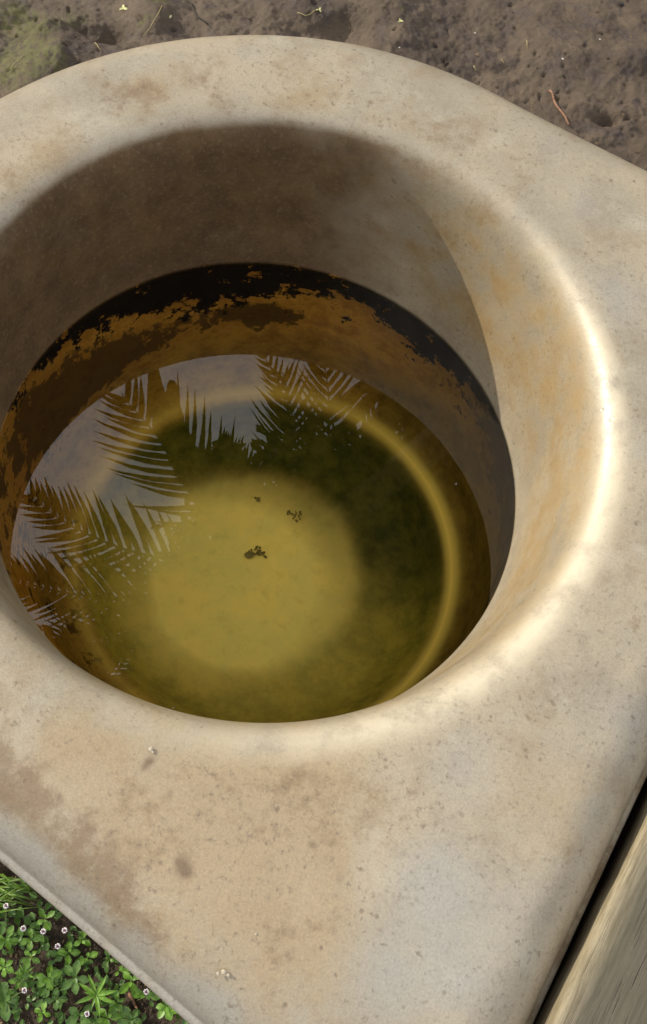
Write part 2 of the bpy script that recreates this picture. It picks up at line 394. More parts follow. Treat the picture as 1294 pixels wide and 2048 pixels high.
def blobs(xs, ys, lst):
    v = np.zeros_like(xs)
    for it in lst:
        px, py, r, a = it[:4]; c = on_top(px, py); rr = r / 2650.0
        v += a * np.exp(-((xs - c.x) ** 2 + (ys - c.y) ** 2) / rr ** 2)
    return v
STAIN = [(-10, 1530, 70, .7), (60, 1610, 65, .85), (130, 1690, 62, .85), (200, 1770, 62, .85), (260, 1840, 52, .75), (320, 1900, 40, .5),
         (590, 1570, 100, .42), (350, 1610, 90, .38), (480, 1630, 80, .3), (730, 1500, 60, .42), (250, 1560, 70, .25), (660, 1620, 60, .3), (230, 190, 75, .45), (300, 190, 60, .5), (400, 150, 60, .25), (680, 200, 90, .4),
         (830, 250, 80, .35), (540, 130, 60, .3), (30, 330, 90, .4), (900, 330, 80, .4), (170, 250, 70, .35), (430, 200, 70, .35), (1080, 520, 60, .2), (1000, 430, 70, .2), (650, 1830, 80, .35), (560, 1910, 60, .4), (760, 1640, 90, .3), (1010, 1720, 70, .2),
         (90, 1440, 60, .3), (140, 1385, 18, .6), (1270, 1250, 30, .5), (1150, 1650, 80, .25), (300, 1740, 60, .25)]
GREY = [(870, 1760, 85, .8), (930, 1530, 110, .55), (1100, 1250, 130, .35), (1240, 900, 120, .6), (1230, 600, 130, .6), (1150, 400, 100, .5), (1260, 1450, 110, .5), (780, 1950, 120, .6), (950, 1950, 110, .5), (1050, 1800, 90, .4),
        (60, 1740, 60, 1.), (150, 1830, 60, 1.), (250, 1920, 60, 1.), (350, 2000, 60, .9), (440, 2040, 60, .8), (-20, 1680, 60, .9), (500, 110, 60, .5), (100, 160, 60, .4), (300, 110, 50, .4), (1100, 290, 80, .4), (600, 1730, 70, .3)]
WARM = [(420, 1700, 230, .9), (150, 1480, 160, .7), (620, 1560, 170, .7), (80, 330, 130, .6), (300, 170, 120, .5), (620, 190, 120, .5), (800, 260, 110, .5), (950, 420, 110, .6), (620, 1900, 130, .6), (1050, 1550, 120, .4), (1120, 1640, 100, .4)]
SPOT = [(445, 1560, 6, .5), (500, 1640, 5, .6), (680, 1760, 6, .5), (712, 1580, 5, .5), (820, 1590, 6, .4), (480, 1930, 5, .5), (1050, 1500, 6, .5), (1200, 1350, 5, .5), (1240, 690, 5, .5), (560, 150, 6, .6), (615, 190, 7, .6), (240, 215, 6, .6), (205, 200, 6, .6), (180, 230, 8, .4), (380, 160, 5, .5), (700, 190, 6, .5), (900, 250, 6, .4), (60, 1420, 9, .5), (368, 1738, 15, 1.2), (360, 1722, 10, .6), (376, 1748, 9, .5), (300, 1520, 9, 1.2), (290, 1531, 7, 1.1), (140, 1383, 12, .8), (625, 1690, 7, 1.), (741, 205, 7, .9), (1222, 361, 4, 1.2), (95, 1445, 6, .6), (10, 1320, 9, .5), (576, 1660, 5, .6), (548, 1920, 6, .6), (232, 1790, 5, .5)]
groove = np.exp(-((z - (HT - .0385)) / .0035) ** 2)   # darker brown along the groove above the lip
attr(slab, 'warm', np.clip(blobs(tx, ty, WARM), 0, 1)); attr(slab, 'stain', np.clip(blobs(tx, ty, STAIN) + 1.0 * groove, 0, 1.2)); attr(slab, 'grey', np.clip(blobs(tx, ty, GREY), 0, 1.1))
attr(slab, 'spot', np.clip(blobs(tx, ty, SPOT), 0, 1))

# basin profile: radius, height (water level = 0)
prof = [(RSEAM, HT), (.330, HT), (.322, .1957), (.3135, .1947), (.306, .1930), (.2995, .1906), (.2942, .1873), (.2902, .1832), (.287, .178), (.2845, .1715), (.2825, .163), (.281, .153), (.2792, .14),
        (.2775, .12), (.2755, .09), (.274, .06), (.272, .03), (.270, .0), (.2695, -.012), (.268, -.04), (.266, -.07), (.264, -.10), (.261, -.13), (.257, -.155), (.252, -.174), (.2465, -.183), (.240, -.1885),
        (.234, -.192), (.228, -.1953), (.222, -.1985), (.217, -.2025), (.212, -.2085), (.207, -.218), (.200, -.229), (.190, -.239), (.176, -.247), (.155, -.253), (.125, -.257), (.09, -.2595), (.05, -.261), (.02, -.2615), (.003, -.2616), (.0002, -.2616)]
pr = [prof[0]]
for a, b in zip(prof[:-1], prof[1:]):
    n = max(1, int(math.hypot(b[0] - a[0], b[1] - a[1]) / .004))
    for k in range(1, n + 1): pr.append((a[0] + (b[0] - a[0]) * k / n, a[1] + (b[1] - a[1]) * k / n))
GX, GY = .0180, -.0085
LX, LY = .007, -.0135                           # centre of the rim's mouth
def ring_xyz(r, zz, th=TH, dr=0):
    if zz >= 0:
        t = zz / HT; k = min(1, max(0, (r - .29) / (RSEAM - .29)))
        cx = t * (LX * (1 - k) + OX * k); cy = t * (LY * (1 - k) + OY * k); sx, sy = t * SX, t * SY
    else:
        t = min(1, -zz / .2); cx, cy, sx, sy = t * GX, t * GY, 0, 0
    x = cx + (r + dr) * np.cos(th); y = cy + (r + dr) * np.sin(th)
    return np.stack([x, y, zz + sx * x + sy * y], 1)
Vb = np.concatenate([ring_xyz(r, zz) for r, zz in pr])
R_ = np.repeat([p[0] for p in pr], NA); Z_ = np.repeat([p[1] for p in pr], NA); A_ = np.tile(TH, len(pr)); AD = (np.degrees(A_) + 180) % 360 - 180
fb = ring_faces(len(pr))
fb.append(tuple((len(pr) - 1) * NA + j for j in range(NA)))
org = np.array([OX, OY, GZ])
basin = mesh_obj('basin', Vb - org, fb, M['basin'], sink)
sm = lambda x, a, b: np.clip((x - a) / (b - a), 0, 1) ** 2 * (3 - 2 * np.clip((x - a) / (b - a), 0, 1))
adist = lambda c: np.abs((AD - c + 180) % 360 - 180)
bx, by = Vb[:, 0], Vb[:, 1]
wt = sm(Z_, .19, .196)
attr(basin, 'stain', np.clip(blobs(bx, by, STAIN), 0, 1.2) * wt + (1 - wt) * np.clip(.30 * np.exp(-(adist(60) / 40) ** 2), 0, 1))
attr(basin, 'grey', np.clip(blobs(bx, by, GREY), 0, 1.1) * wt + (1 - wt) * .45 * sm(-Z_, -.10, -.0) * sm(Z_, -.002, 0))
attr(basin, 'warm', np.clip(blobs(bx, by, WARM), 0, 1) * wt + (1 - wt) * .35)
attr(basin, 'spot', np.clip(blobs(bx, by, SPOT), 0, 1) * wt)
n1 = fbm(AD / 14 + 40, Z_ * 22 + 9, 4, 60)
wall_brown = sm(-Z_, -.1925, -.182) * (np.exp(-(adist(142) / 84) ** 6)) * (.98 + .45 * (n1 - .5))
wall_brown = np.clip(wall_brown, 0, 1) * (1 - .55 * np.exp(-(adist(68) / 20) ** 2))
attr(basin, 'wall_brown', wall_brown)
attr(basin, 'rim_highlight', np.exp(-(adist(-18) / 68) ** 4) * np.exp(-((R_ - .298) / .012) ** 2) * sm(Z_, .12, .16))   # sun highlight on the rim roll, painted in as a pale colour
attr(basin, 'ochre', np.clip(np.exp(-(adist(10) / 60) ** 4) * (.3 + 1.2 * (n1 - .3)), 0, 1) * sm(-Z_, -.19, -.16) * sm(Z_, .01, .06))
attr(basin, 'under', sm(-Z_, -.0015, .001))
attr(basin, 'olive', np.clip(.15 + sm(-Z_, .07, .15) * .6 + np.exp(-(adist(0) / 60) ** 4) * .8, 0, 1))
n2 = fbm(AD / 9 + 10, Z_ * 40, 4, 70)
bth = .013 + .030 * np.exp(-(adist(118) / 26) ** 2) + .022 * np.exp(-(adist(62) / 16) ** 2) + .012 * (n2 - .5)
black = np.exp(-(adist(98) / 84) ** 8) * (1 - sm(-Z_, bth * .3, bth * 2.3)) * .95
black = black + .28 * np.exp(-(adist(62) / 40) ** 2) * np.exp(-((Z_ + .055) / .03) ** 2) + .2 * np.exp(-(adist(118) / 25) ** 2) * np.exp(-((Z_ + .06) / .03) ** 2)
attr(basin, 'black', np.clip(black, 0, 1))
brown = .75 * np.exp(-(adist(103) / 15) ** 2) * np.exp(-((Z_ + .082) / .028) ** 2) + .7 * np.exp(-(adist(140) / 24) ** 2) * np.exp(-((Z_ + .09) / .04) ** 2) + .6 * np.exp(-(adist(170) / 20) ** 2) * np.exp(-((Z_ + .06) / .06) ** 2) + .4 * np.exp(-(adist(-150) / 45) ** 2) + .75 * np.exp(-(adist(5) / 42) ** 4) * np.exp(-((Z_ + .02) / .085) ** 2)
attr(basin, 'brown', np.clip(brown, 0, 1))
attr(basin, 'rust', np.clip(.55 * np.exp(-(adist(22) / 14) ** 2) * np.exp(-((Z_ + .03) / .035) ** 2) + .35 * np.exp(-(adist(50) / 22) ** 2) * np.exp(-((Z_ + .05) / .03) ** 2), 0, 1))
inner = Z_ < -.19
attr(basin, 'ledge_glow', np.where(Z_ < -.15, np.exp(-((R_ - .2285) / .0082) ** 2), 0) * (.35 + .65 * np.exp(-(adist(-5) / 75) ** 4)))  # golden glow on the ledge painted in, stronger towards the right
# paler floor: overlapping pools of light painted into the floor colour
fx, fy = Vb[:, 0], Vb[:, 1]
wf1, wf2 = .020 * (fbm(fx * 14, fy * 14, 5, 81, .62) - .5), .020 * (fbm(fx * 14 + 9, fy * 14, 5, 87, .62) - .5)
gx_, gy_ = fx + wf1, fy + wf2
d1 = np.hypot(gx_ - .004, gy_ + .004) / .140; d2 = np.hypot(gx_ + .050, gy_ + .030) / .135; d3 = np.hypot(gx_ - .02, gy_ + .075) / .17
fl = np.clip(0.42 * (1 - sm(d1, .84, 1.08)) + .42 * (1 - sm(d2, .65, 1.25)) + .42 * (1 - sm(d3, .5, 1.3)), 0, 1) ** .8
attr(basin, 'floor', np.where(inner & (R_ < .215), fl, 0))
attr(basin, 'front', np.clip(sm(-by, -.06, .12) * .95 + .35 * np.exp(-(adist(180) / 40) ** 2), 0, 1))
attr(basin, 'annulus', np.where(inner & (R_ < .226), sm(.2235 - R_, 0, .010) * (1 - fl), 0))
# outside of the bowl and its pedestal
def lathe(name, prf, n, mat, parent, cx, cy, close=True):
    v = [(cx + r * math.cos(2 * math.pi * k / n), cy + r * math.sin(2 * math.pi * k / n), zz) for r, zz in prf for k in range(n)]
    return mesh_obj(name, np.array(v) - org, ring_faces(len(prf), 0, n, True), mat, parent)
o = lathe('bowl_underside', [(.35, .13), (.335, .10), (.315, .05), (.305, -.05), (.295, -.15), (.27, -.24), (.22, -.30), (.15, -.33)], 64, M['slab'], sink, .01, -.015)
for a in ('stain', 'grey', 'spot'): attr(o, a, [0.1] * len(o.data.vertices))
o = lathe('pedestal', [(.17, -.31), (.15, -.36), (.14, -.45), (.145, -.55), (.17, -.63), (.20, -.70), (.20, -.78)], 48, M['slab'], sink, .01, -.015)
for a in ('stain', 'grey', 'spot'): attr(o, a, [0.3] * len(o.data.vertices))

e1v, e2v = np.array([math.cos(ANG), math.sin(ANG)]), np.array([-math.sin(ANG), math.cos(ANG)])
wvv = []
for zz in (HT - .0575, -.70 + GZ * 0 - .05):
    for a, b in ((END - .10, -.36), (END - .012, -.36), (END - .012, .40), (END - .10, .40)):
        q = e1v * a + e2v * b; x_, y_ = q[0] + OX, q[1] + OY
        wvv.append((q[0], q[1], zz + (top_z(x_, y_) if zz > 0 else 0) - GZ))
o = mesh_obj('gap_shade_wall', wvv, [(0, 1, 5, 4), (1, 2, 6, 5), (2, 3, 7, 6), (3, 0, 4, 7), (4, 5, 6, 7)], M['slab'], sink, smooth=False)  # unseen wall added below the slab so the gap turns black
for a in ('stain', 'grey', 'spot'): attr(o, a, [1.0 if a != 'grey' else 0] * 8)  # full stain and spot put the gap's shade into the wall colour

# ------------------------------------------------------------------ water in the basin
wv = [np.zeros((1, 3))]
nw = 180; thw = np.linspace(0, 2 * np.pi, nw, endpoint=False)
wr = [(.2712, 0.0), (.2712, -.012)] + [(r + .0025, zz - .001) for r, zz in prof if zz < -.012 and r > .03]
wf = []
for r, zz in wr:
    q = ring_xyz(r, zz if zz < 0 else -1e-9, thw); q[:, 2] = zz; wv.append(q)
WV = np.concatenate(wv); nr = len(wr)
for j in range(nw): wf.append((0, 1 + j, 1 + (j + 1) % nw))
wf += [tuple(x for x in f) for f in ring_faces(nr, 1, nw)]
wf.append(tuple(1 + (nr - 1) * nw + j for j in range(nw))[::1])
water = mesh_obj('water', WV, wf, M['water'], smooth=False)
bm = bmesh.new(); bm.from_mesh(water.data); bmesh.ops.recalc_face_normals(bm, faces=bm.faces); bm.to_mesh(water.data); bm.free()
tag(water, kind='structure')

# ------------------------------------------------------------------ things under water
def grain_cluster(name, px, py, z, n, rpx, label, cat, leaf=False):
    d = ray(px, py); p = CAM_P + d * ((z - CAM_P.z) / d.z)
    root = empty(name, p); tag(root, label, cat, 'dark debris on the basin floor')
    v, f = [], []
    for i in range(n):
        a = random.uniform(-.3, 3.4) if leaf else random.uniform(0, 6.28); r = rpx / 1950 * (random.random() ** .6)
        cx, cy = r * math.cos(a), r * math.sin(a) * .8; s = random.uniform(.0006, .0018); b = len(v); el = random.uniform(.6, 1.8); ra = random.uniform(0, 3)
        for lv, (rr, zz) in enumerate(((1, .0003), (.6, .0012))):
            for k in range(6):
                t = k * math.pi / 3; ux, uy = s * rr * math.cos(t) * el, s * rr * math.sin(t)
                v.append((cx + ux * math.cos(ra) - uy * math.sin(ra), cy + ux * math.sin(ra) + uy * math.cos(ra), zz))
        for k in range(6): f.append((b + k, b + (k + 1) % 6, b + 6 + (k + 1) % 6, b + 6 + k))
        f.append(tuple(b + 6 + k for k in range(6)))
    o = mesh_obj('algae_grains', v, f, M['debris'], root); o['kind'] = 'stuff'
    if leaf:
        v = []; f = []
        for i in range(9):
            t = i / 8; wd = .0042 * math.sin(math.pi * t) ** .7 + .0002
            v += [(-.013 * t, wd + .001, .002), (-.013 * t, 0.0, .003), (-.013 * t, -wd, .002)]
        for i in range(8): f += [(3 * i, 3 * i + 1, 3 * i + 4, 3 * i + 3), (3 * i + 1, 3 * i + 2, 3 * i + 5, 3 * i + 4)]
        lo = mesh_obj('leaf', v, f, M['debris'], root); lo.location = (-.002, -.003, 0); lo.rotation_euler = (0, 0, .25)
    return root
M['debris'] = simple('rotting_debris', (.13, .11, .03), (.24, .2, .055), 300)
grain_cluster('algae_clump', 513, 1108, -.2585, 34, 26, 'largest dark leafy clump lying at the middle of the basin floor', 'debris', True)
grain_cluster('algae_clump', 590, 1030, -.2575, 20, 20, 'loose dark speckled clump above and right of the leafy clump', 'debris')
grain_cluster('algae_clump', 515, 998, -.2570, 9, 9, 'smallest dark speck cluster straight above the leafy clump', 'debris')

# ------------------------------------------------------------------ wooden boards beside the counter
e1 = Vector((math.cos(ANG), math.sin(ANG), 0)); e2 = Vector((-math.sin(ANG), math.cos(ANG), 0))
platform = empty('wooden_bench', Vector((OX, OY, GZ)) + e1 * .53)
tag(platform, 'weathered grey wooden bench of boards close against the counter end', 'bench')
platform.rotation_euler = (0, 0, ANG)
def board(name, x0, x1, y0, y1, z1, th, parent, bev=.005, nxs=28, nys=170):
    """A plank lying along local y, rounded by use on its long edges."""
    prs = [(x0, z1 - th), (x0, z1 - bev * 1.5)]
    for k in range(1, 6): a = k / 5 * math.pi / 2; prs.append((x0 + bev * (1 - math.cos(a)), z1 - bev * 1.5 * (1 - math.sin(a))))
    for k in range(1, nxs): prs.append((x0 + bev + (x1 - x0 - 2 * bev) * k / nxs, z1))
    for k in range(0, 6): a = k / 5 * math.pi / 2; prs.append((x1 - bev * (1 - math.sin(a)), z1 - bev * 1.5 * (1 - math.cos(a))))
    prs.append((x1, z1 - th)); n = len(prs); v = []; wear = []
    for i in range(nys + 1):
        y = y0 + (y1 - y0) * i / nys
        for (x, zz) in prs:
            j = .0012 * (float(fbm(np.array(y * 30), np.array(x * 7 + y), 3, 90)) - .5) if x < x0 + bev * 2 else 0
            v.append((x + j, y, zz + j)); d = (x - x0)
            wear.append(max(0, min(1, 1.35 - d / (.011 + .006 * float(vnoise(np.array(y * 14.), np.array(3.), 5))))) if zz > z1 - bev * 3 else .15)
    f = [(i * n + k, (i + 1) * n + k, (i + 1) * n + (k + 1) % n, i * n + (k + 1) % n) for i in range(nys) for k in range(n)]
    f += [tuple(range(n)), tuple(reversed([nys * n + k for k in range(n)]))]
    o = mesh_obj(name, v, f, M['wood'], parent); attr(o, 'wear', wear)
    for p in o.data.polygons[-2:]: p.use_smooth = False
    return o
GAP0 = END + .0068 - .53
zt = HT - GZ - .030
board('board', GAP0, GAP0 + .135, -.75, .75, zt, .038, platform)
board('board', GAP0 + .143, GAP0 + .275, -.75, .75, zt - .001, .038, platform, nys=60)
board('board', GAP0 + .283, GAP0 + .415, -.75, .75, zt, .038, platform, nys=60)
o = board('gap_shade_board', GAP0 + .004, GAP0 + .030, -.74, .74, zt - .0385, .16, platform, nxs=4, nys=8); o.data.materials[0] = M['dark_twig']  # board added to close off the gap; dark twig colour stands for shade
for yy in (-.6, .52):
    board('cross_beam', GAP0 + .06, GAP0 + .39, yy, yy + .08, zt - .040, .07, platform, nxs=4, nys=4)
    for xx in (GAP0 + .08, GAP0 + .31): board('leg', xx, xx + .06, yy + .012, yy + .068, zt - .112, zt - .112 + .05, platform, nxs=4, nys=4)

# ------------------------------------------------------------------ small plants
def leaf_mesh(name, L, W, teeth=True, point=.35, fold=.18, curl=.2, n=10):
    v, f = [], []
    for i in range(n + 1):
        t = i / n
        wd = W * .5 * (math.sin(math.pi * min(1, t ** point)) if 0 < t < 1 else 0)
        if point < 1: wd = W * .5 * math.sin(math.pi * t ** 1.25) ** .8 if 0 < t < 1 else 0
        else: wd = W * .5 * math.sin(math.pi * t ** .8) if 0 < t < 1 else 0
        if teeth and t > .45 and i % 2: wd *= 1.12
        zc = -curl * L * (t - .35) ** 2; zc0 = zc
        v += [(t * L, wd, zc + fold * wd), (t * L, wd * .5, zc + fold * wd * .35), (t * L, 0, zc0 - .02 * L), (t * L, -wd * .5, zc + fold * wd * .35), (t * L, -wd, zc + fold * wd)]
    for i in range(n):
        for k in range(4): f.append((5 * i + k, 5 * i + k + 1, 5 * i + 6 + k, 5 * i + 5 + k))
    me = bpy.data.meshes.new(name); me.from_pydata(v, [], f); me.polygons.foreach_set('use_smooth', [True] * len(f)); me.update(); return me
LEAF = {}
for key in ('leaf', 'leaf_grey', 'leaf_bright'):
    LEAF[key] = [leaf_mesh('leaf', .017, .0105), leaf_mesh('leaf', .0145, .0085, curl=.5), leaf_mesh('leaf', .0175, .009, curl=.1)]
    for x in LEAF[key]: x.materials.append(M[key])
LANCE = leaf_mesh('leaf', .031, .0062, False, 1.5, .25, .25, 8); LANCE.materials.append(M['leaf_bright'])
def tube(path, r0, r1, n=6):
    v, f = [], []
    for i, p in enumerate(path):
        p = Vector(p); d = (Vector(path[min(i + 1, len(path) - 1)]) - Vector(path[max(i - 1, 0)])).normalized()
        a = d.orthogonal().normalized() if i == 0 else (a - d * a.dot(d)).normalized()
        b = d.cross(a); r = r0 + (r1 - r0) * i / (len(path) - 1)
        for k in range(n):
            t = 2 * math.pi * k / n; v.append(tuple(p + a * r * math.cos(t) + b * r * math.sin(t)))
    m = len(path)
    for i in range(m - 1):
        for k in range(n): f.append((i * n + k, i * n + (k + 1) % n, (i + 1) * n + (k + 1) % n, (i + 1) * n + k))
    f.append(tuple(range(n))[::-1]); f.append(tuple((m - 1) * n + k for k in range(n)))
    return v, f
def petal_head(n=9, r=.0030):
    v, f = [], []
    for k in range(n):
        a = 2 * math.pi * k / n + .3 * math.sin(k * 7); up = .0006 + .0012 * ((k * 5) % 3) / 2; b = len(v)
        for i in range(4):
            t = i / 3; rr = r * (.42 + .62 * t); wd = r * .30 * math.sin(math.pi * (.25 + .6 * t)); zz = up + .0008 * math.sin(t * 3)
            v += [(rr * math.cos(a) - wd * math.sin(a), rr * math.sin(a) + wd * math.cos(a), zz), (rr * math.cos(a) + wd * math.sin(a), rr * math.sin(a) - wd * math.cos(a), zz + .0002)]
        for i in range(3): f.append((b + 2 * i, b + 2 * i + 1, b + 2 * i + 3, b + 2 * i + 2))
    return v, f
pv, pf = petal_head(); PET = bpy.data.meshes.new('petals'); PET.from_pydata(pv, [], pf); PET.materials.append(M['petal'])
cv, cf = tube([(0, 0, -.0026), (0, 0, -.001), (0, 0, .001), (0, 0, .0022), (0, 0, .0028)], .0014, .0011, 10)
COR = bpy.data.meshes.new('flower_core'); COR.from_pydata(cv, [], cf); COR.materials.append(M['floret'])
def link(name, me, parent, loc, rot=(0, 0, 0), sc=1):
    o = bpy.data.objects.new(name, me); C.objects.link(o); o.parent = parent; o.location = loc; o.rotation_euler = rot; o.scale = (sc,) * 3; return o
def sprig(px, py, label, nl=4, mat='leaf', size=1.0, rot=0, h=.02, flower=None, small=2, stem_to=None, lance=False, tilt=.25):
    """A rooted shoot: stem, leaves in opposite pairs, sometimes a flower head beside it. h lifts it above the soil."""
    p = ground_pt(px, py); d = ray(px, py); tip = p - d * (h / -d.z)
    root = empty('weed_shoot' if lance else 'frogfruit_shoot', (tip.x, tip.y, gz(tip.x, tip.y)))
    hz = tip.z - root.location.z
    tag(root, label, 'weed' if lance else 'plant', 'low green plants on the soil beside the counter')
    st = tube([(random.uniform(-.02, .02), random.uniform(-.02, .02), -.002), (random.uniform(-.006, .006), random.uniform(-.006, .006), hz * .6), (0, 0, hz)], .0007, .0005)
    mesh_obj('stem', *st, M['stem'], root)
    if lance:
        for k in range(11):
            a = rot + k * 2.4; link('leaf', LANCE, root, (0, 0, hz - .0004 * k), (random.uniform(-.2, .2), -(.15 + .05 * (k % 4)) , a), size * (1.0 if k < 7 else .6))
        return root
    for k in range(nl):
        a = rot + k * 2 * math.pi / nl + random.uniform(-.25, .25)
        link('leaf', random.choice(LEAF[mat]), root, (.0012 * math.cos(a), .0012 * math.sin(a), hz), (random.uniform(-.35, .35), -random.uniform(-.1, .45) * tilt * 2, a), size * random.uniform(.85, 1.12))
    for k in range(small):
        a = rot + .8 + k * math.pi + random.uniform(-.2, .2)
        link('leaf', random.choice(LEAF[mat]), root, (0, 0, hz + .003), (0, -.5, a), size * .5)
    if flower:
        fp = ground_pt(*flower); fd = ray(*flower); ft = fp - fd * ((h + .022) / -fd.z); loc = ft - root.location
        mesh_obj('stem', *tube([(0, 0, hz - .004), tuple(Vector((0, 0, hz)) * .4 + loc * .6 + Vector((0, 0, .002))), tuple(loc)], .0006, .0005), M['stem'], root)
        fh = link('flower_head', COR, root, loc, (random.uniform(-.3, .3), random.uniform(-.3, .3), random.uniform(0, 6)), 1.35)
        link('petals', PET, fh, (0, 0, 0), (0, 0, random.uniform(0, 6)), 1.0)
    return root
SPR = [
 (62, 1878, 'shoot with four round leaves under the row of three white flower heads', 4, 'leaf', .95, .4, .030, (47, 1857)),
 (60, 1915, 'shoot with layered dark leaves a little below the row of white flowers', 5, 'leaf', 1.0, 1.0, .022, None),
 (137, 1905, 'shoot with leaves fanned around the lone white bud', 4, 'leaf', 1.0, .2, .032, (116, 1892)),
 (96, 1955, 'large rosette of toothed leaves with a dark purple bud on top', 5, 'leaf', 1.35, .5, .036, None),
 (150, 1955, 'large rosette of broad pale green leaves left of the spiky weed', 5, 'leaf_grey', 1.3, 1.5, .032, None),
 (220, 1918, 'narrow leaf pair close under the counter edge above the spiky weed', 3, 'leaf', 1.1, 2.2, .025, None),
 (238, 1942, 'single shiny spoon shaped leaf near the counter edge', 1, 'leaf_bright', 1.3, .5, .03, None),
 (262, 1962, 'shoot with round bright green leaves against the counter edge', 4, 'leaf_bright', 1.25, .9, .035, None),
 (291, 1987, 'flat leaf pair carrying the rightmost white flower head', 2, 'leaf', 1.4, .1, .03, (293, 1983)),
 (333, 2012, 'pale yellow green shoot, lowest and rightmost along the counter edge', 6, 'leaf_bright', 1.3, 1.1, .035, None),
 (90, 1838, 'leaf pair touching the counter edge above the row of white flowers', 4, 'leaf', 1.1, .9, .032, (87, 1863)),
 (165, 1880, 'upright leaf pair right of the row of white flowers', 3, 'leaf_bright', 1.0, 1.8, .035, (130, 1861)),
 (10, 2003, 'broad pointed leaves at the left edge of the picture', 4, 'leaf_grey', 1.7, .3, .03, (50, 1980)),
 (112, 2000, 'dull flat leaves between the two lowest white flowers on the left', 4, 'leaf_grey', 1.0, 2.0, .018, None),
 (85, 2026, 'small yellow green shoot at the bottom left of the soil', 4, 'leaf_bright', .9, .0, .02, None),
 (160, 2030, 'shoot with broad leaves holding the lowest white flower head', 4, 'leaf_grey', 1.3, 2.6, .03, (175, 2027)),
 (235, 2005, 'young shoot of small leaves right of the spiky weed', 5, 'leaf', .9, .7, .025, None),
 (215, 2036, 'dark leaved shoot below the spiky weed', 5, 'leaf', 1.3, .2, .022, None),
 (262, 2040, 'dark pointed shoot at the bottom between weed and counter', 5, 'leaf_grey', 1.3, 1.4, .022, None),
 (12, 1880, 'crowded leaves at the left edge level with the white flowers', 5, 'leaf', 1.2, 2.8, .028, (13, 1812)),
 (8, 1935, 'pale narrow shoot at the left edge below the white flowers', 5, 'leaf_bright', 1.0, 1.2, .03, None),
 (40, 1962, 'small lance leaved shoot left of the large rosette', 5, 'leaf', 1.0, .9, .02, None),
 (175, 1915, 'small bright leaf lying just under the counter edge', 2, 'leaf_bright', 1.1, .8, .03, None),
]
for s in SPR:
    sprig(s[0], s[1], s[2], s[3], s[4], s[5] * .88, s[6], s[7], s[8])
sprig(192, 1990, 'spiky star shaped weed with narrow bright green leaves', lance=True, h=.045, rot=.4)
sprig(48, 1948, 'smaller spiky shoot left of the large rosette', lance=True, h=.02, rot=1.4, size=.55)
# dense filling growth behind the shoots one can tell apart
v, f = [], []
for i in range(1000):
    px, py = random.uniform(-160, 400), random.uniform(1700, 2200)
    dens = fbm(np.array(px / 60.), np.array(py / 60.), 3, 33)
    if px > 190 and random.random() < .6: continue
    if dens < .43: continue
    p = ground_pt(px, py); a0 = random.uniform(0, 6.28); zz = gz(p.x, p.y) + random.uniform(.002, .014); s = random.uniform(.5, 1.0)
    src = random.choice(LEAF['leaf'])
    for k in range(2):
        mtx = Matrix.Translation((p.x, p.y, zz)) @ Matrix.Rotation(a0 + k * 3.14, 4, 'Z') @ Matrix.Rotation(random.uniform(-.4, .3), 4, 'Y') @ Matrix.Rotation(random.uniform(-.5, .5), 4, 'X')
        b = len(v); v += [tuple(mtx @ (q.co * s)) for q in src.vertices]; f += [tuple(b + j for j in pl.vertices) for pl in src.polygons]
tag(mesh_obj('ground_cover', v, f, M['leaf_grey']), 'low leafy ground cover on dark soil', 'ground cover', kind='stuff')
# soil crumbs
v, f = [], []
for i in range(2600):
    px, py = (random.uniform(-100, 420), random.uniform(1720, 2150)) if i < 1900 else (random.uniform(0, 1294), random.uniform(-20, 320))
    p = ground_pt(px, py); r = random.uniform(.0010, .0034) * (1 if i < 1900 else .55); b = len(v); c = (p.x, p.y, gz(p.x, p.y) + r * .3)
    q = [(1, 0, 0), (0, 1, 0), (-1, 0, 0), (0, -1, 0), (0, 0, 1), (0, 0, -1), (.7, .7, .4), (-.7, .6, .5)][:6]
    v += [tuple(c[k] + r * random.uniform(.6, 1.3) * q_[k] for k in range(3)) for q_ in q]
    f += [(b, b + 1, b + 4), (b + 1, b + 2, b + 4), (b + 2, b + 3, b + 4), (b + 3, b, b + 4)]
tag(mesh_obj('soil_crumbs', v, f, M['crumb'], smooth=False), 'loose crumbs of soil', 'soil', kind='stuff')
# grass tuft under the counter edge
tuft = ground_pt(35, 1790); root = empty('grass_tuft', tuft)
tag(root, 'tuft of thin arching grass blades at the left under the counter edge', 'grass')
for k in range(26):
    px0, py0 = random.uniform(-30, 10), random.uniform(1745, 1830); px1, py1 = random.uniform(40, 96), 1775 + (px0 * .2) + random.uniform(-10, 48)
    a = ground_pt(px0, py0) - tuft; b = ground_pt(px1, py1) - tuft; a.z += .004; b.z += random.uniform(.02, .045)
    path = [a.lerp(b, t) + Vector((0, 0, .03 * math.sin(math.pi * t))) for t in (0, .25, .5, .75, 1)]
    vv, ff = [], []
    sd_ = (b - a).cross(Vector((0, 0, 1))).normalized()
    for i, p in enumerate(path):
        wd = .0014 * (1 - (i / 4) ** 2 * .9); vv += [tuple(p + sd_ * wd), tuple(p + Vector((0, 0, -.0006))), tuple(p - sd_ * wd)]
    for i in range(4): ff += [(3 * i, 3 * i + 1, 3 * i + 4, 3 * i + 3), (3 * i + 1, 3 * i + 2, 3 * i + 5, 3 * i + 4)]
    mesh_obj('blade', vv, ff, M['grass'], root)

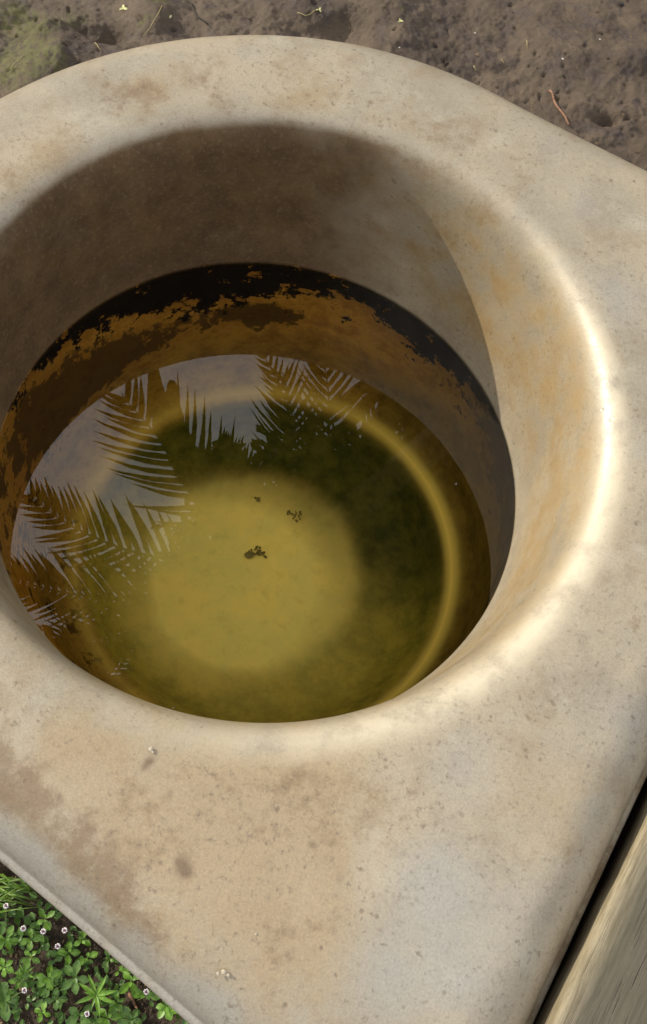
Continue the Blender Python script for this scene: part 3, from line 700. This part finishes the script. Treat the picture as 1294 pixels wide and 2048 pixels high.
# ------------------------------------------------------------------ litter on the mud
def stick(name, pts, r0, r1, mat, label, cat, group=None, lift=.0022, n=7):
    ps = []
    for i in range(len(pts) - 1):
        for t in (0, .33, .66): ps.append((pts[i][0] + (pts[i + 1][0] - pts[i][0]) * t + random.uniform(-.8, .8), pts[i][1] + (pts[i + 1][1] - pts[i][1]) * t + random.uniform(-.8, .8)))
    ps.append(pts[-1])
    path = []
    for q in ps:
        p = ground_pt(*q); path.append(Vector((p.x, p.y, gz(p.x, p.y) + r0 * .6 + lift)))
    zc = [p.z for p in path]
    for i in range(1, len(path) - 1): path[i].z = max(zc[i], (zc[i - 1] + zc[i + 1]) / 2)
    o = mesh_obj(name, [Vector(q) - path[0] for q in tube(path, r0, r1, n)[0]], tube(path, r0, r1, n)[1], mat, loc=path[0])
    return tag(o, label, cat, group)
stick('twig', [(1097, 185), (1112, 215), (1136, 252)], .0031, .0025, M['twig'], 'thick reddish brown twig on the mud at the upper right', 'twig')
stick('twig', [(360, -12), (380, 10), (395, 35), (416, 52)], .0022, .0013, M['dark_twig'], 'dark bent twig on the mud above the basin at the top edge', 'twig')
stick('twig', [(1053, 80), (1054, 97)], .0010, .0006, M['straw'], 'short thin upright straw bit in the middle of the bare mud', 'twig')
stick('twig', [(258, 1985), (270, 2008), (275, 2018)], .0026, .0016, M['twig'], 'reddish twig on the soil among the green plants', 'twig')
stick('straw', [(325, 15), (300, 55), (285, 75)], .0009, .0005, M['straw'], 'long pale straw on the mossy ridge at the top left', 'straw', 'dry straws on the mud')
stick('straw', [(594, 27), (620, 24), (645, 21)], .0009, .0005, M['straw'], 'pale straw lying level at the top middle of the mud', 'straw', 'dry straws on the mud')
stick('straw', [(190, 88), (203, 103)], .0009, .0005, M['straw'], 'short straw beside the dark hollow against the counter', 'straw', 'dry straws on the mud')
stick('straw', [(20, 140), (48, 112)], .0008, .0004, M['straw'], 'short straw on the mossy ground at the far left', 'straw', 'dry straws on the mud')
stick('straw', [(1002, 120), (1008, 132)], .0008, .0005, M['straw'], 'tiny straw bit left of the reddish twig', 'straw', 'dry straws on the mud')
stick('straw', [(946, 138), (951, 146)], .0011, .0006, M['straw'], 'tiny curved straw bit close to the counter edge', 'straw', 'dry straws on the mud')
def petal_bit(px, py, n, s, label):
    p = ground_pt(px, py); root = empty('fallen_bud', (p.x, p.y, gz(p.x, p.y) + .002)); tag(root, label, 'fallen bud', 'pale fallen buds on the mud')
    me = leaf_mesh('petal', .008 * s, .0045 * s, False, 1.5, .3, .3, 6); me.materials.append(M['bud'])
    for k in range(n): link('petal', me, root, (0, 0, .0005 * k), (random.uniform(-.4, .4), -.25, k * 2.1 + px), 1)
petal_bit(247, 19, 3, 1.5, 'yellowish three pointed bud beside the dark hollow at the top left')
petal_bit(341, 38, 2, 1., 'small pale bud between the straw and the dark twig')
petal_bit(638, 20, 3, 1., 'small bud at the end of the level straw')
petal_bit(800, 44, 3, 1., 'small yellow green bud right of the second hollow')
def pebble(px, py, s, mat, label, cat='pebble', group=None, flat=.6):
    p = ground_pt(px, py); bm = bmesh.new(); bmesh.ops.create_icosphere(bm, subdivisions=2, radius=s)
    for q in bm.verts:
        k = 1 + .25 * (random.random() - .5); q.co = Vector((q.co.x * k * 1.2, q.co.y * k, q.co.z * k * flat))
    me = bpy.data.meshes.new('pebble'); bm.to_mesh(me); bm.free(); me.materials.append(mat); me.polygons.foreach_set('use_smooth', [True] * len(me.polygons))
    o = bpy.data.objects.new('pebble' if cat == 'pebble' else 'shell_bit', me); C.objects.link(o); o.location = (p.x, p.y, gz(p.x, p.y) + s * flat * .5); tag(o, label, cat, group); return o
pebble(1243, 9, .0048, M['pebble'], 'glossy black pebble at the top right corner')
pebble(1125, 118, .0026, M['shell'], 'white shell fragment above the reddish twig', 'shell', flat=.3)
pebble(1200, 78, .0020, M['shell'], 'small white chip right of the shell fragment', 'shell', flat=.3)
pebble(950, 66, .0020, M['shell'], 'oblong white chip on the mud left of the thin straw bit', 'shell', flat=.3)
pebble(799, 95, .0016, M['shell'], 'tiny white chip close above the counter edge', 'shell', flat=.3)

# ------------------------------------------------------------------ palm overhead (seen mirrored in the water)
PH = 6.2
palm = empty('palm_tree', (0, 0, GZ)); tag(palm, 'tall palm tree with feathery fronds mirrored in the basin water', 'palm tree')
crown = in_sky(560, 1130, PH); base = in_sky(560, 1130, PH) * 1.0
base = Vector((crown.x + 2.6, crown.y + 1.1, GZ - .2)); palm.location = (base.x, base.y, GZ)
po = palm.location
path = [base.lerp(crown, t) + Vector((.35 * math.sin(math.pi * t), .25 * math.sin(math.pi * t), 0)) for t in np.linspace(0, 1, 14)]
mesh_obj('trunk', [Vector(q) - po for q in tube(path, .17, .09, 14)[0]], tube(path, .17, .09, 14)[1], M['bark'], palm)
def frond(tip, mid=None, L=.48, gap=.068, start=.18, bw=.024, b=None):
    """One frond: an arched rachis and folded leaflets on both sides."""
    b = crown if b is None else b
    mid = b.lerp(tip, .5) + Vector((0, 0, .22)) if mid is None else mid
    N = 40; path = [(b * (1 - t) ** 2 + mid * 2 * t * (1 - t) + tip * t * t) for t in np.linspace(0, 1, N)]
    vv, ff = tube([path[i] for i in range(0, N, 2)] + [path[-1]], .018, .004, 6)
    o = mesh_obj('frond', [Vector(q) - po for q in vv], ff, M['palm_stem'], palm)
    total = sum((path[i + 1] - path[i]).length for i in range(N - 1)); n = int(total / gap); v, f = [], []
    for i in range(int(n * start), n):
        t = i / n; k = min(N - 2, int(t * (N - 1))); p = path[k].lerp(path[k + 1], t * (N - 1) - k); d = (path[k + 1] - path[k]).normalized()
        side = d.cross(Vector((0, 0, 1))).normalized()
        for s in (-1, 1):
            fwd = .35 + .75 * t + random.uniform(-.1, .1); ll = L * (math.sin(math.pi * min(1, .12 + .88 * t) ** .9) * .75 + .28) * random.uniform(.85, 1.1)
            dr = (side * s + d * fwd).normalized(); nn = 6; bi = len(v); wide = d * 1.0; droop = random.uniform(.2, .45)
            for j in range(nn + 1):
                u = j / nn; wd = bw * (1 - u ** 2.2) * (.55 + .45 * min(1, u * 5)) + .001
                q = p + dr * ll * u + Vector((0, 0, -droop * ll * u * u)) + d * (.12 * ll * u * u); wv_ = (wide - dr * wide.dot(dr)).normalized()
                v += [q + wv_ * wd + Vector((0, 0, -.3 * wd)), q, q - wv_ * wd + Vector((0, 0, -.3 * wd))]
            for j in range(nn): f += [(bi + 3 * j, bi + 3 * j + 1, bi + 3 * j + 4, bi + 3 * j + 3), (bi + 3 * j + 1, bi + 3 * j + 2, bi + 3 * j + 5, bi + 3 * j + 4)]
    lo = mesh_obj('leaflets', [q - po for q in v], f, M['palm'], o, smooth=False); lo['kind'] = 'stuff'
S_ = in_sky
frond(S_(243, 785, 6.0), S_(385, 970, 6.4), L=.62, gap=.085, bw=.026)            # the big frond on the left
frond(S_(55, 985, 6.0), S_(230, 1150, 6.4), L=.42, gap=.075)
frond(S_(-40, 1130, 5.9), S_(230, 1260, 6.3), L=.42, gap=.06)
frond(S_(20, 1330, 5.9), S_(280, 1280, 6.4), L=.42, gap=.05)
frond(S_(565, 745, 5.9), S_(620, 930, 6.5), L=.46, gap=.085, bw=.020)
frond(S_(520, 700, 6.3), S_(640, 900, 6.9), L=.30, gap=.09, start=.3, bw=.018)
frond(S_(640, 700, 6.0), S_(700, 900, 6.5), L=.46, gap=.09, bw=.022)
frond(S_(800, 790, 5.9), S_(720, 960, 6.5), L=.48, gap=.085, bw=.024)
frond(S_(900, 860, 5.9), S_(760, 1000, 6.5), L=.5, gap=.045)
frond(S_(950, 1050, 5.9), S_(760, 1060, 6.5), L=.5, gap=.045)
frond(S_(900, 1250, 5.9), S_(740, 1160, 6.5), L=.5, gap=.045)
frond(S_(700, 1400, 5.9), S_(640, 1260, 6.5), L=.5, gap=.045)
frond(S_(450, 1450, 5.9), S_(510, 1280, 6.5), L=.5, gap=.045)
frond(S_(250, 1400, 5.9), S_(380, 1260, 6.5), L=.5, gap=.045)
frond(S_(440, 880, 5.6), S_(470, 980, 6.3), L=.32, gap=.045, start=.3, bw=.03)
frond(S_(395, 900, 5.5), S_(450, 1010, 6.2), L=.26, gap=.05, start=.3, bw=.03)
# an old withered frond hanging down
frond(S_(305, 735, 5.4), S_(330, 960, 6.0), L=.15, gap=.03, start=.2, bw=.045)
frond(S_(345, 765, 5.4), S_(350, 980, 6.0), L=.12, gap=.03, start=.2, bw=.04)

# broadleaf tree behind and above the palm
tree = empty('broadleaf_tree', (1.0, 5.2, GZ)); tag(tree, 'dense dark broadleaf tree above the palm, mirrored in the water', 'tree')
to = tree.location
cc = S_(640, 1190, 9.5)
path = [Vector((1.0, 5.2, GZ - .3)).lerp(cc, t) + Vector((0, .5 * math.sin(math.pi * t), 0)) for t in np.linspace(0, 1, 10)]
mesh_obj('trunk', [Vector(q) - to for q in tube(path, .26, .08, 12)[0]], tube(path, .26, .08, 12)[1], M['bark'], tree)
for k in range(7):
    a = k * .9; e = cc + Vector((1.7 * math.cos(a), 1.7 * math.sin(a), .3)); s0 = path[6]
    vv, ff = tube([s0, s0.lerp(e, .5) + Vector((0, 0, -.2)), e], .07, .02, 7); mesh_obj('limb', [Vector(q) - to for q in vv], ff, M['bark'], tree)
v, f = [], []
clumps = []
for px in range(300, 1180, 50):
    for py in range(880, 1560, 50):
        if (px - 730) ** 2 / 400 ** 2 + (py - 1225) ** 2 / 340 ** 2 < 1.0: clumps.append(S_(px + random.uniform(-22, 22), py + random.uniform(-22, 22), random.uniform(8.6, 10.4)))
clumps += [S_(px, py, 9) for px, py in ((190, 1390), (250, 1420), (320, 1440), (400, 1450), (130, 1320), (330, 1370), (1010, 960))]
for c in clumps:
    for i in range(105):
        q = c + Vector((random.gauss(0, .17), random.gauss(0, .17), random.gauss(0, .2))); s = random.uniform(.05, .10)
        a = random.uniform(0, 6.28); u = Vector((math.cos(a), math.sin(a), random.uniform(-.5, .5))) * s; w_ = Vector((-math.sin(a), math.cos(a), random.uniform(-.5, .5))) * s * .5
        b = len(v); v += [q - u, q - w_, q + u, q + w_]; f.append((b, b + 1, b + 2, b + 3))
mesh_obj('crown', [q - to for q in v], f, M['canopy'], tree, smooth=False)

# pale mineral crumbs stuck to the counter top
for px, py, sz in ((436, 1947, .0016), (448, 1944, .0022), (457, 1950, .0014), (302, 1498, .0022), (306, 1504, .0013), (512, 1868, .0012)):
    p = on_top(px, py); bm = bmesh.new(); bmesh.ops.create_icosphere(bm, subdivisions=2, radius=sz * .75)
    for q in bm.verts: q.co = Vector((q.co.x * random.uniform(.8, 1.3), q.co.y * random.uniform(.8, 1.2), q.co.z * .6))
    me = bpy.data.meshes.new('mineral_crumb'); bm.to_mesh(me); bm.free(); me.materials.append(M['crumb_pale'])
    o = bpy.data.objects.new('mineral_crumb', me); C.objects.link(o); o.parent = sink; o.location = p - Vector((OX, OY, GZ))

# scraps of dry leaf scattered over the mud
v, f = [], []
for i in range(420):
    px, py = (random.uniform(-20, 1310), random.uniform(-20, 330)) if i % 3 else (random.uniform(-50, 400), random.uniform(1740, 2080))
    p = ground_pt(px, py); s_ = random.uniform(.0012, .0042); a = random.uniform(0, 6.28); b = len(v); zz = gz(p.x, p.y) + .0015; e = random.uniform(.25, .6)
    for k, (u, w_) in enumerate(((-1, 0), (-.3, e), (.6, e * .8), (1, 0), (.4, -e), (-.5, -e * .7))):
        v.append((p.x + s_ * (u * math.cos(a) - w_ * math.sin(a)), p.y + s_ * (u * math.sin(a) + w_ * math.cos(a)), zz + random.uniform(0, .0012)))
    f.append(tuple(b + k for k in range(6)))
M['scrap'] = simple('dry_leaf_scrap', (.07, .04, .02), (.30, .20, .09), 40)
tag(mesh_obj('leaf_litter', v, f, M['scrap'], smooth=False), 'tiny scraps of dry leaf', 'litter', kind='stuff')
